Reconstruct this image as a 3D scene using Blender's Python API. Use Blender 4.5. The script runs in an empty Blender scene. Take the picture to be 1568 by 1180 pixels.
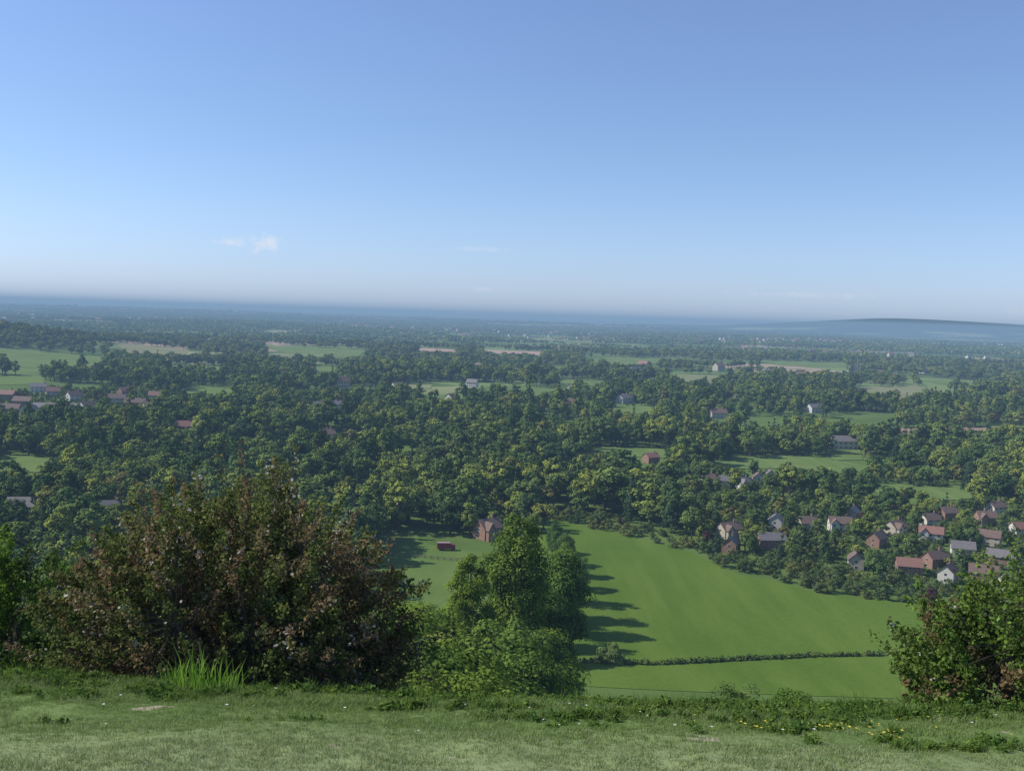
import bpy, math, bmesh, re
import numpy as np
from mathutils import Vector, Matrix
scene=bpy.context.scene
scene.view_settings.view_transform='Standard'
scene.view_settings.look='None'
scene.view_settings.exposure=0
scene.view_settings.gamma=1
COL=scene.collection
EYE=90.0
# ------------------------------------------------------------------ noise / terrain
def _h(i,j,s):
    n=np.sin(i*127.1+j*311.7+s*74.7)*43758.5453
    return n-np.floor(n)
def vn(x,y,s=0):
    x=np.asarray(x,float);y=np.asarray(y,float)
    i=np.floor(x);j=np.floor(y);f=x-i;g=y-j
    f=f*f*(3-2*f);g=g*g*(3-2*g)
    return (_h(i,j,s)*(1-f)+_h(i+1,j,s)*f)*(1-g)+(_h(i,j+1,s)*(1-f)+_h(i+1,j+1,s)*f)*g
def fbm(x,y,s=0,o=3):
    t=0;a=.5;n=0
    for k in range(o):
        t=t+a*vn(x*2**k,y*2**k,s+k*3);n+=a;a*=.5
    return t/n
PY=np.array([-6e4,-400,-60,-10,0,8,12,14,17,22,30,60,100,150,200,250,300,340,400,6e4])
PZ=np.array([110,110,101,90.9,88.4,86.3,85.12,84.4,83.0,80.2,75.6,60,41,23,10,3,.5,0,0,0])
_d=np.diff(PZ)/np.diff(PY);_m=np.zeros(len(PY))
for k in range(1,len(PY)-1):
    if _d[k-1]*_d[k]>0:_m[k]=2*_d[k-1]*_d[k]/(_d[k-1]+_d[k])
def prof(y):
    y=np.clip(y,-5.9e4,5.9e4);k=np.clip(np.searchsorted(PY,y)-1,0,len(PY)-2)
    h=PY[k+1]-PY[k];t=(y-PY[k])/h
    return (2*t**3-3*t**2+1)*PZ[k]+(t**3-2*t**2+t)*h*_m[k]+(-2*t**3+3*t**2)*PZ[k+1]+(t**3-t**2)*h*_m[k+1]
def sm(a,b,x):
    t=np.clip((x-a)/(b-a),0,1);return t*t*(3-2*t)
def Z(x,y):
    x=np.asarray(x,float);y=np.asarray(y,float)
    r=np.hypot(x,y)
    z=prof(y)
    z=z+10*np.exp(-((x+10)/35)**2-((y-140)/55)**2)
    near=1-sm(20,60,r)
    z=z+near*(.12*(vn(x/2.3,y/2.3,5)-.5)+.08*(vn(x/.7,y/.7,6)-.5)+.03*(vn(x/.22,y/.22,8)-.5))
    z=z+near*.14*sm(2,8,np.abs(x))*sm(10,14,y)
    z=z+sm(1000,3500,r)*(y>0)*(24*(fbm(x/1700,y/1300,11)-.5))
    z=z+sm(5500,12000,r)*(y>0)*(80*(fbm(x/3600,y/2400,12)-.42))
    z=z+36*np.exp(-((x+1010)/200)**2-((y-1850)/300)**2)
    sx=np.where(x<4700,1700,3600)
    z=z+185*np.exp(-((x-4700)/sx)**2-((y-12500)/1500)**2)*(.93+.14*vn(x/800,y/800,4))
    z=z+sm(21000,33000,y)*(75+90*(fbm(x/4200,y/9000,21)-.5))
    return np.maximum(z,-30)
# ------------------------------------------------------------------ materials
def newmat(name):
    m=bpy.data.materials.new(name);m.use_nodes=True;m.node_tree.nodes.clear();return m,m.node_tree.nodes,m.node_tree.links
def ramp(N,stops):
    r=N.new('ShaderNodeValToRGB');e=r.color_ramp.elements
    while len(e)<len(stops):e.new(.5)
    for k,(p,c) in enumerate(stops):
        e[k].position=p;e[k].color=(*c,1)
    return r
def foliage(name,dark,light,alt,trans=.3,attr='v'):
    m,N,L=newmat(name)
    a=N.new('ShaderNodeAttribute');a.attribute_name=attr
    oi=N.new('ShaderNodeObjectInfo')
    mx=N.new('ShaderNodeMix');mx.data_type='RGBA';mx.inputs[6].default_value=(*dark,1);mx.inputs[7].default_value=(*light,1)
    L.new(a.outputs['Fac'],mx.inputs[0])
    r=ramp(N,alt);L.new(oi.outputs['Random'],r.inputs[0])
    mu=N.new('ShaderNodeMix');mu.data_type='RGBA';mu.blend_type='MULTIPLY';mu.inputs[0].default_value=1
    L.new(mx.outputs[2],mu.inputs[6]);L.new(r.outputs[0],mu.inputs[7])
    d=N.new('ShaderNodeBsdfDiffuse');L.new(mu.outputs[2],d.inputs[0])
    o=N.new('ShaderNodeOutputMaterial')
    if trans>0:
        t=N.new('ShaderNodeBsdfTranslucent');s=N.new('ShaderNodeMixShader');s.inputs[0].default_value=trans
        L.new(mu.outputs[2],t.inputs[0]);L.new(d.outputs[0],s.inputs[1]);L.new(t.outputs[0],s.inputs[2]);L.new(s.outputs[0],o.inputs[0])
    else:L.new(d.outputs[0],o.inputs[0])
    return m
def plain(name,c,rough=.8,noise=0,scale=3,c2=None,metal=0):
    m,N,L=newmat(name);b=N.new('ShaderNodeBsdfPrincipled');b.inputs['Roughness'].default_value=rough;b.inputs['Metallic'].default_value=metal
    if c2:
        g=N.new('ShaderNodeNewGeometry');n=N.new('ShaderNodeTexNoise');n.inputs['Scale'].default_value=scale;n.inputs['Detail'].default_value=5
        L.new(g.outputs['Position'],n.inputs['Vector'])
        r=ramp(N,[(.35,c),(.65,c2)]);L.new(n.outputs[0],r.inputs[0]);L.new(r.outputs[0],b.inputs['Base Color'])
    else:b.inputs['Base Color'].default_value=(*c,1)
    o=N.new('ShaderNodeOutputMaterial');L.new(b.outputs[0],o.inputs[0]);return m
VAR=[(0,(.42,.5,.5)),(.18,(.66,.75,.7)),(.42,(.95,.97,.95)),(.66,(1.2,1.12,.88)),(.84,(1.55,1.32,.88)),(.96,(1.95,1.55,.95)),(1,(1.3,.85,.9))]
M_leaf=foliage('broadleaf_foliage',(.066,.105,.033),(.19,.262,.076),VAR,0)
M_conif=foliage('conifer_foliage',(.034,.06,.03),(.07,.115,.048),[(0,(.8,.9,1)),(1,(1.1,1.1,1))],0)
M_near=foliage('lush_foliage',(.062,.11,.023),(.195,.29,.06),[(0,(.7,.78,.8)),(.5,(1,1,1)),(1,(1.25,1.15,.8))],.3)
M_scrub=foliage('scrub_foliage',(.075,.11,.034),(.21,.27,.09),[(0,(.6,.72,.72)),(.6,(1,1,1)),(1,(1.3,1.05,.8))],.2)
M_copper=foliage('copper_foliage',(.04,.02,.024),(.10,.045,.05),[(0,(1,1,1)),(1,(1.1,1.1,1))],0)
M_bark=plain('bark',(.06,.045,.032),.9,c2=(.12,.095,.07),scale=6)
M_grass=foliage('grass_blades',(.125,.19,.055),(.25,.325,.115),[(0,(.75,.85,.75)),(.5,(1,1,1)),(.9,(1.15,1.1,1)),(1,(1.3,1.15,1.1))],.3)
M_pgrass=foliage('pale_grass_blades',(.22,.27,.12),(.39,.44,.23),[(0,(.8,.88,.8)),(.5,(1,1,1)),(1,(1.2,1.1,1.05))],.3)
M_weed=foliage('weed_leaves',(.065,.12,.026),(.16,.26,.06),[(0,(.7,.8,.85)),(1,(1.25,1.1,.9))],.35)
M_lushgrass=foliage('tall_grass_leaves',(.12,.24,.035),(.26,.44,.07),[(0,(.9,.9,.9)),(1,(1.1,1.1,1))],.45)
def colattr_leaf(name,trans=.35):
    m,N,L=newmat(name);a=N.new('ShaderNodeAttribute');a.attribute_name='col'
    d=N.new('ShaderNodeBsdfDiffuse');t=N.new('ShaderNodeBsdfTranslucent');s=N.new('ShaderNodeMixShader');s.inputs[0].default_value=trans
    L.new(a.outputs['Color'],d.inputs[0]);L.new(a.outputs['Color'],t.inputs[0]);L.new(d.outputs[0],s.inputs[1]);L.new(t.outputs[0],s.inputs[2])
    o=N.new('ShaderNodeOutputMaterial');L.new(s.outputs[0],o.inputs[0]);return m
M_cleaf=colattr_leaf('hawthorn_leaves')
# ------------------------------------------------------------------ mesh helpers
def mesh_from(name,V,F,mats,midx=None,attr=None,col=None,smooth=False):
    V=np.asarray(V,float)
    me=bpy.data.meshes.new(name);me.vertices.add(len(V));me.vertices.foreach_set('co',V.ravel())
    tot=[];idx=[]
    for f in F:
        f=np.asarray(f)
        if len(f)==0:continue
        tot.append(np.full(len(f),f.shape[1]));idx.append(f.ravel())
    tot=np.concatenate(tot);idx=np.concatenate(idx)
    me.loops.add(len(idx));me.loops.foreach_set('vertex_index',idx.astype(np.int32))
    me.polygons.add(len(tot));st=np.concatenate([[0],np.cumsum(tot)[:-1]])
    me.polygons.foreach_set('loop_start',st.astype(np.int32));me.polygons.foreach_set('loop_total',tot.astype(np.int32))
    if midx is not None:me.polygons.foreach_set('material_index',np.asarray(midx,np.int32))
    me.update(calc_edges=True)
    me.polygons.foreach_set('use_smooth',np.full(len(tot),bool(smooth)))
    for m in mats:me.materials.append(m)
    if attr is not None:
        a=me.attributes.new('v','FLOAT','FACE');a.data.foreach_set('value',np.asarray(attr,np.float32))
    if col is not None:
        a=me.attributes.new('col','FLOAT_COLOR','FACE');c=np.ones((len(tot),4),np.float32);c[:,:3]=col;a.data.foreach_set('color',c.ravel())
    return me
def unit(n,r):
    v=r.normal(size=(n,3));return v/np.linalg.norm(v,axis=1)[:,None]
def leafquads(P,Nn,size,r,asp=.62):
    n=len(P);size=np.broadcast_to(size,(n,))[:,None]
    t=np.cross(Nn,unit(n,r));t/=np.linalg.norm(t,axis=1)[:,None]+1e-9
    b=np.cross(Nn,t)
    V=np.stack([P-t*size*.5,P+b*size*asp*.5+t*size*.05,P+t*size*.5+Nn*size*.12,P-b*size*asp*.5+t*size*.05],1).reshape(-1,3)
    return V,np.arange(4*n).reshape(-1,4)
def tube(path,rad,k=6):
    path=np.asarray(path,float);n=len(path);V=[];
    d=np.gradient(path,axis=0);d/=np.linalg.norm(d,axis=1)[:,None]+1e-9
    up=np.array([.31,.17,.93]) if abs(d[0][2])<.8 else np.array([1,.1,0])
    for i in range(n):
        a=np.cross(d[i],up);a/=np.linalg.norm(a)+1e-9;b=np.cross(d[i],a)
        for j in range(k):
            t=2*math.pi*j/k;V.append(path[i]+rad[i]*(a*math.cos(t)+b*math.sin(t)))
    F=[[i*k+j,i*k+(j+1)%k,(i+1)*k+(j+1)%k,(i+1)*k+j] for i in range(n-1) for j in range(k)]
    return np.array(V),np.array(F)
class Acc:
    def __init__(s):s.V=[];s.F=[];s.m=[];s.v=[];s.c=[];s.n=0
    def add(s,V,F,mi=0,v=.5,c=(.1,.1,.1)):
        s.V.append(V);s.F.append(np.asarray(F)+s.n);s.n+=len(V);k=len(F)
        s.m.append(np.full(k,mi));s.v.append(np.broadcast_to(v,(k,)));s.c.append(np.broadcast_to(np.asarray(c,float),(k,3)))
    def mesh(s,name,mats,col=False):
        return mesh_from(name,np.concatenate(s.V),s.F,mats,np.concatenate(s.m),np.concatenate(s.v),np.concatenate(s.c) if col else None)
def tree_mesh(name,H,R,nclump,nleaf,ls,mat,seed,kind='round',low=.22,branches=True):
    r=np.random.default_rng(seed);A=Acc()
    tp=np.array([[0,0,-.8],[0,0,H*.12],[r.normal()*.02*H,r.normal()*.02*H,H*.4],[0,0,H*.8]])
    tr=H*.022
    V,F=tube(tp,[tr*1.5,tr,tr*.7,tr*.15]);A.add(V,F,1)
    if kind=='round':
        u=unit(nclump,r);rad=r.uniform(.35,.9,nclump)**.6
        C=u*rad[:,None]*np.array([R,R,H*(1-low)/2])*.78
        C[:,0:2]*=(1+.15*r.normal(size=(nclump,1)))
        C[:,2]+=H*(low+(1-low)/2)
        cr=r.uniform(.2,.36,nclump)*R
    elif kind=='tall':
        t=r.uniform(0,1,nclump);w=np.sin(np.pi*np.clip(t*.85+.12,0,1))**.6;a=r.uniform(0,6.28,nclump);q=r.uniform(.3,.8,nclump)
        C=np.stack([np.cos(a)*R*w*q,np.sin(a)*R*w*q,H*(low+(1-low)*t*.95)],1);cr=r.uniform(.3,.5,nclump)*R*(.4+.6*w)
    elif kind=='cone':
        t=r.uniform(0,1,nclump)**1.3;a=r.uniform(0,6.28,nclump);w=(1-t)
        C=np.stack([np.cos(a)*R*w*.7,np.sin(a)*R*w*.7,H*(.08+.9*t)],1);cr=(.18+.3*w)*R
    elif kind=='shrub':
        a=r.uniform(0,6.28,nclump);q=r.uniform(0,1,nclump)**.6;t=r.uniform(0,1,nclump)
        C=np.stack([np.cos(a)*R*q*.8,np.sin(a)*R*q*.8,H*(.1+.8*t*np.sqrt(np.clip(1-.8*q*q,0,1)))],1);cr=r.uniform(.16,.3,nclump)*min(R,H)
    if branches:
        for c in C[::max(1,nclump//12)]:
            z0=H*.15+.5*c[2]*r.uniform(.5,1);s=np.array([0,0,min(z0,c[2])]);mid=(s+c)/2+np.array([0,0,-.03*H])
            V,F=tube([s,mid,c],[tr*.5,tr*.3,tr*.08],5);A.add(V,F,1)
    k=nleaf//nclump;cen=np.array([0,0,H*.5])
    cid=np.repeat(np.arange(nclump),k);n=len(cid)
    u=unit(n,r);u[:,2]=np.where(u[:,2]<-.35,-u[:,2],u[:,2])
    P=C[cid]+u*cr[cid][:,None]*(r.uniform(.55,1.12,n)[:,None])*np.array([1,1,.8])
    out=P-cen;out/=np.linalg.norm(out,axis=1)[:,None]+1e-9
    Nn=u*.8+out*.35+unit(n,r)*.6+np.array([0,0,.3]);Nn/=np.linalg.norm(Nn,axis=1)[:,None]
    V,F=leafquads(P,Nn,ls*r.uniform(.6,1.3,n),r,.8)
    cv=r.uniform(.1,.85,nclump)
    A.add(V,F,0,np.clip(cv[cid]+r.normal(size=n)*.14,0,1))
    return A.mesh(name,[mat,M_bark])
def clump_mesh(name,W,D,H,nt,seed,mat,ls=3.2,nl=34):
    r=np.random.default_rng(seed);A=Acc()
    for t in range(nt):
        c=np.array([r.uniform(-W/2,W/2),r.uniform(-D/2,D/2),0]);h=H*r.uniform(.6,1.1);R=h*.42
        u=unit(nl,r);u[:,2]=np.abs(u[:,2])
        P=c+u*np.array([R,R,h*.6])+np.array([0,0,h*.36])
        Nn=u*1.+unit(nl,r)*.6;Nn/=np.linalg.norm(Nn,axis=1)[:,None]
        V,F=leafquads(P,Nn,ls*r.uniform(.8,1.4,nl),r,.9);A.add(V,F,0,np.clip(r.uniform(.2,.7)+r.normal(size=nl)*.15,0,1))
    return A.mesh(name,[mat])
def obj(name,me,loc=(0,0,0),rz=0,sc=1,parent=None):
    o=bpy.data.objects.new(name,me);o.location=loc;o.rotation_euler=(0,0,rz);o.scale=(sc,)*3 if np.isscalar(sc) else sc
    COL.objects.link(o)
    if parent:o.parent=parent
    return o
def scatter(name,P,S,RZ,IDX,meshes):
    c=bpy.data.collections.new(name+'_kinds')
    for k,me in enumerate(meshes):
        c.objects.link(bpy.data.objects.new('%s_kind_%02d'%(name,k),me))
    me=bpy.data.meshes.new(name);n=len(P);me.vertices.add(n);me.vertices.foreach_set('co',np.asarray(P,float).ravel())
    S=np.asarray(S,float)
    if S.ndim==1:S=np.repeat(S[:,None],3,1)
    a=me.attributes.new('sc','FLOAT_VECTOR','POINT');a.data.foreach_set('vector',S.astype(np.float32).ravel())
    R=np.zeros((n,3),np.float32);R[:,2]=RZ
    a=me.attributes.new('rt','FLOAT_VECTOR','POINT');a.data.foreach_set('vector',R.ravel())
    a=me.attributes.new('ki','INT','POINT');a.data.foreach_set('value',np.asarray(IDX,np.int32))
    o=obj(name,me)
    g=bpy.data.node_groups.new(name,'GeometryNodeTree')
    g.interface.new_socket('Geometry',in_out='INPUT',socket_type='NodeSocketGeometry')
    g.interface.new_socket('Geometry',in_out='OUTPUT',socket_type='NodeSocketGeometry')
    N=g.nodes;L=g.links;gi=N.new('NodeGroupInput');go=N.new('NodeGroupOutput')
    ip=N.new('GeometryNodeInstanceOnPoints');ci=N.new('GeometryNodeCollectionInfo')
    ci.inputs['Collection'].default_value=c;ci.inputs['Separate Children'].default_value=True;ci.inputs['Reset Children'].default_value=True
    ip.inputs['Pick Instance'].default_value=True
    def na(nm,t):
        q=N.new('GeometryNodeInputNamedAttribute');q.data_type=t;q.inputs['Name'].default_value=nm
        return [s for s in q.outputs if s.enabled and s.name=='Attribute'][0]
    L.new(gi.outputs[0],ip.inputs['Points']);L.new(ci.outputs[0],ip.inputs['Instance'])
    L.new(na('sc','FLOAT_VECTOR'),ip.inputs['Scale']);L.new(na('rt','FLOAT_VECTOR'),ip.inputs['Rotation']);L.new(na('ki','INT'),ip.inputs['Instance Index'])
    L.new(ip.outputs[0],go.inputs[0])
    md=o.modifiers.new('scatter','NODES');md.node_group=g
    return o
def inpoly(x,y,poly):
    ins=np.zeros(np.shape(x),bool);n=len(poly)
    for i in range(n):
        x1,y1=poly[i];x2,y2=poly[(i+1)%n]
        c=((y1>y)!=(y2>y))&(x<(x2-x1)*(y-y1)/((y2-y1) if y2!=y1 else 1e-9)+x1);ins^=c
    return ins
# ------------------------------------------------------------------ ground sheet
ang=np.concatenate([np.arange(-38,38,.35),np.arange(38,322,6)])*math.pi/180
rad=[.3]
while rad[-1]<62000:rad.append(rad[-1]*1.0125)
rad=np.array(rad)
RR,AA=np.meshgrid(rad,ang,indexing='ij')
X=RR*np.sin(AA);Y=RR*np.cos(AA);ZZ=Z(X,Y)
V=np.stack([X,Y,ZZ],-1).reshape(-1,3);na_=len(ang);nr=len(rad)
i=np.arange(nr-1)[:,None]*na_;j=np.arange(na_)[None,:];j2=(j+1)%na_
F=np.stack([i+j,i+j2,i+na_+j2,i+na_+j],-1).reshape(-1,4)[:,::-1]
V=np.concatenate([V,[[0,0,float(Z(0,0))]]]);c=len(V)-1
F3=np.stack([np.full(na_,c),np.arange(na_),(np.arange(na_)+1)%na_],-1)[:,::-1]
mg,N,L=newmat('countryside_ground')
geo=N.new('ShaderNodeNewGeometry')
sep=N.new('ShaderNodeSeparateXYZ');L.new(geo.outputs['Position'],sep.inputs[0])
def mixc(f,a,b,bt='MIX'):
    q=N.new('ShaderNodeMix');q.data_type='RGBA';q.blend_type=bt
    for k,v in ((0,f),(6,a),(7,b)):
        if isinstance(v,(int,float)):q.inputs[k].default_value=v
        elif isinstance(v,tuple):q.inputs[k].default_value=(*v,1)
        else:L.new(v,q.inputs[k])
    return q.outputs[2]
def noise(sc,det=4,vec=None):
    q=N.new('ShaderNodeTexNoise');q.inputs['Scale'].default_value=sc;q.inputs['Detail'].default_value=det
    L.new(vec if vec is not None else geo.outputs['Position'],q.inputs['Vector']);return q.outputs[0]
def mr(v,a,b,c=0.,d=1.):
    q=N.new('ShaderNodeMapRange');L.new(v,q.inputs[0]);q.inputs[1].default_value=a;q.inputs[2].default_value=b;q.inputs[3].default_value=c;q.inputs[4].default_value=d;return q.outputs[0]
vo=N.new('ShaderNodeTexVoronoi');vo.inputs['Scale'].default_value=1/260;L.new(geo.outputs['Position'],vo.inputs['Vector'])
wn=N.new('ShaderNodeSeparateColor');L.new(vo.outputs['Color'],wn.inputs[0])
fc=ramp(N,[(0,(.09,.14,.045)),(.3,(.13,.19,.06)),(.55,(.17,.23,.08)),(.75,(.11,.165,.055)),(.84,(.27,.28,.14)),(.94,(.35,.27,.19))]);fc.color_ramp.interpolation='CONSTANT'
L.new(wn.outputs[0],fc.inputs[0])
far=mixc(mr(noise(.01),.5,.75),fc.outputs[0],(.075,.115,.04))
mid=mixc(mr(noise(.03),.35,.65),(.085,.135,.034),(.12,.18,.048))
gr=mixc(mr(noise(1.3,6),.35,.65),(.09,.14,.04),(.18,.24,.085))
gr=mixc(mr(noise(.35,3),.42,.6),gr,(.11,.17,.05))
gr=mixc(mr(sep.outputs[1],10.5,8.0,0,.75),gr,(.26,.31,.15))
gr=mixc(mr(noise(1.6,2),.68,.72),gr,(.36,.31,.23))
c1=mixc(mr(sep.outputs[1],25,60),gr,mid)
c2=mixc(mr(sep.outputs[1],900,1300),c1,far)
# broad belts of farmland and forest toward the horizon, wooded high ground
belt_=mixc(mr(noise(.0009,5),.50,.58),(.035,.06,.03),(.26,.31,.15))
belt_=mixc(mr(sep.outputs[2],48,72),belt_,(.03,.048,.028))
c2=mixc(mr(sep.outputs[1],6000,10000,0,.93),c2,belt_)
bs=N.new('ShaderNodeBsdfDiffuse');L.new(c2,bs.inputs[0])
o_=N.new('ShaderNodeOutputMaterial');L.new(bs.outputs[0],o_.inputs[0])
obj('ground',mesh_from('ground',V,[F,F3],[mg],smooth=True))
# ------------------------------------------------------------------ fields
fields={
'meadow':([(20,440),(45,418),(72,387),(83,354),(97,344),(105,332),(134,323),(138,290),(140,222),(5,222),(-8,262),(3,327),(12,400)],'meadow'),
'paddock':([(-47,380),(-35,389),(-9,373),(4,372),(6,304),(-24,290),(-45,318)],'meadow2'),
'pasture':([(49,698),(96,699),(117,684),(100,650),(70,652)],'green'),
'pasture2':([(130,644),(178,682),(209,680),(235,641),(203,602),(180,622),(133,612)],'green'),
'pasture3':([(238,745),(262,750),(238,672),(215,666)],'green'),
'bare_field':([(299,884),(362,896),(513,962),(470,835),(364,828),(299,838)],'brown'),
'dry_field':([(510,1489),(630,1572),(637,1405),(505,1290),(450,1330)],'tan'),
'hill_pasture':([(-900,1600),(-790,1650),(-670,1640),(-590,1502),(-560,1360),(-640,1330),(-760,1380)],'green'),
'hill_pasture2':([(-640,1154),(-562,1194),(-498,1076),(-547,1040),(-600,1060)],'green'),
'far_pasture':([(-577,2300),(-333,2270),(-291,1880),(-398,1850)],'green'),
'far_bare_field':([(-236,2491),(-136,2443),(-130,2270),(-209,2250)],'pink'),
'far_bare_field2':([(-74,2500),(72,2495),(64,2260),(-58,2270)],'pink'),
'far_dry_field':([(-820,2049),(-640,1987),(-577,1770),(-678,1770)],'tan'),
'pasture4':([(-354,1102),(-299,1099),(-279,1000),(-328,990)],'green'),
'pasture5':([(257,1679),(365,1701),(303,1474),(238,1489)],'tan2'),
'pasture6':([(-296,568),(-276,573),(-246,554),(-246,520),(-273,518)],'green'),
'pasture7':([(225,562),(255,567),(254,535),(218,516)],'green'),
'pasture8':([(93,1007),(147,1041),(137,905),(100,860)],'green'),
'pasture9':([(25,880),(65,842),(56,800),(18,815)],'green'),
'pasture10':([(207,573),(233,573),(217,538),(199,536)],'green'),
'pasture11':([(-314,1582),(-270,1569),(-252,1436),(-289,1449)],'green'),
'pasture12':([(600,1180),(700,1250),(680,1110),(600,1080)],'green'),
'pasture13':([(-520,1480),(-420,1500),(-400,1370),(-480,1370)],'green'),
'pasture14':([(60,1430),(130,1440),(120,1330),(70,1320)],'green'),
'pasture15':([(-150,1240),(-100,1250),(-95,1180),(-140,1170)],'tan2'),
'pasture17':([(-80,1000),(-40,1010),(-38,950),(-75,940)],'green'),
'pasture18':([(-230,820),(-190,830),(-182,770),(-215,760)],'green'),
'pasture19':([(560,2300),(760,2350),(720,2150),(570,2130)],'green'),
'pasture20':([(150,2200),(330,2250),(300,2060),(170,2050)],'green'),
'pasture21':([(0,1800),(100,1820),(90,1700),(10,1690)],'green'),
'pasture22':([(-480,1960),(-370,1980),(-360,1850),(-450,1840)],'tan2'),
'pasture23':([(700,1750),(850,1800),(830,1640),(720,1620)],'green'),
}
def fieldmat(name,a,b,sc=.05,stripe=0,rot=0.5):
    global N,L,geo
    m,N,L=newmat(name);geo=N.new('ShaderNodeNewGeometry')
    n1=mr(noise(sc,5),.35,.65);c=mixc(n1,a,b)
    c=mixc(mr(noise(.9,4),.3,.7,0,.35),c,(a[0]*.6,a[1]*.65,a[2]*.6))
    if stripe:
        mp=N.new('ShaderNodeMapping');mp.inputs['Rotation'].default_value=(0,0,rot);mp.inputs['Scale'].default_value=(1,.12,1);L.new(geo.outputs['Position'],mp.inputs[0])
        c=mixc(mr(noise(.12,4,mp.outputs[0]),.4,.7,0,stripe),c,(b[0]*1.35,b[1]*1.2,b[2]*1.4))
    d=N.new('ShaderNodeBsdfDiffuse');L.new(c,d.inputs[0]);o=N.new('ShaderNodeOutputMaterial');L.new(d.outputs[0],o.inputs[0]);return m
FM={'meadow':fieldmat('meadow_grass',(.084,.143,.021),(.112,.175,.030),.012,.4,-.35),
'meadow2':fieldmat('paddock_grass',(.10,.16,.036),(.13,.19,.052),.04,.3),
'green':fieldmat('pasture_grass',(.115,.175,.045),(.15,.21,.065),.02,.4),
'brown':fieldmat('bare_soil',(.27,.195,.135),(.31,.23,.165),.01,.2),
'tan':fieldmat('dry_grass',(.2,.21,.1),(.24,.24,.13),.01,.2),
'tan2':fieldmat('hay_grass',(.18,.21,.09),(.22,.24,.12),.01,.2),
'pink':fieldmat('pale_soil',(.42,.29,.22),(.38,.29,.2),.01,.2)}
def field_sheet(name,poly,mat,step,off):
    bm=bmesh.new();vs=[bm.verts.new((x,y,0)) for x,y in poly];bm.faces.new(vs)
    xs=[p[0] for p in poly];ys=[p[1] for p in poly]
    for k in np.arange(min(xs)+step,max(xs),step):
        bmesh.ops.bisect_plane(bm,geom=bm.verts[:]+bm.edges[:]+bm.faces[:],plane_co=(k,0,0),plane_no=(1,0,0))
    for k in np.arange(min(ys)+step,max(ys),step):
        bmesh.ops.bisect_plane(bm,geom=bm.verts[:]+bm.edges[:]+bm.faces[:],plane_co=(0,k,0),plane_no=(0,1,0))
    for v in bm.verts:v.co.z=float(Z(v.co.x,v.co.y))+off
    bmesh.ops.recalc_face_normals(bm,faces=bm.faces[:])
    me=bpy.data.meshes.new(name);bm.to_mesh(me);bm.free();me.materials.append(mat);obj(name,me)
for k,(p,m) in fields.items():
    d=p[0][1];field_sheet(re.sub(r'\d+$','',k),p,FM[m],4 if d<460 else max(15,d*.02),.1 if d<460 else .35)
# ------------------------------------------------------------------ houses
W_white=plain('white_render',(.60,.58,.52),.8,c2=(.52,.50,.44),scale=.6)
W_cream=plain('cream_render',(.46,.41,.33),.8,c2=(.40,.35,.28),scale=.6)
W_brick=plain('brick_wall',(.30,.18,.13),.85,c2=(.24,.14,.10),scale=1.5)
R_brown=plain('brown_roof_tiles',(.18,.115,.088),.8,c2=(.13,.09,.075),scale=1.2)
R_grey=plain('grey_roof_slates',(.19,.17,.165),.7,c2=(.14,.13,.13),scale=1.2)
R_red=plain('red_roof_tiles',(.27,.135,.10),.8,c2=(.21,.115,.09),scale=1.2)
M_glass=plain('window_glass',(.03,.035,.04),.15);M_frame=plain('white_window_frame',(.75,.75,.72),.5);M_door=plain('painted_door',(.06,.09,.07),.5)
def boxm(A,c,s,mi=0):
    c=np.array(c,float);s=np.array(s,float)/2
    V=np.array([[x,y,z] for x in(-1,1) for y in(-1,1) for z in(-1,1)])*s+c
    A.add(V,[[0,1,3,2],[4,6,7,5],[0,4,5,1],[2,3,7,6],[0,2,6,4],[1,5,7,3]],mi)
_hc={}
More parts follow.
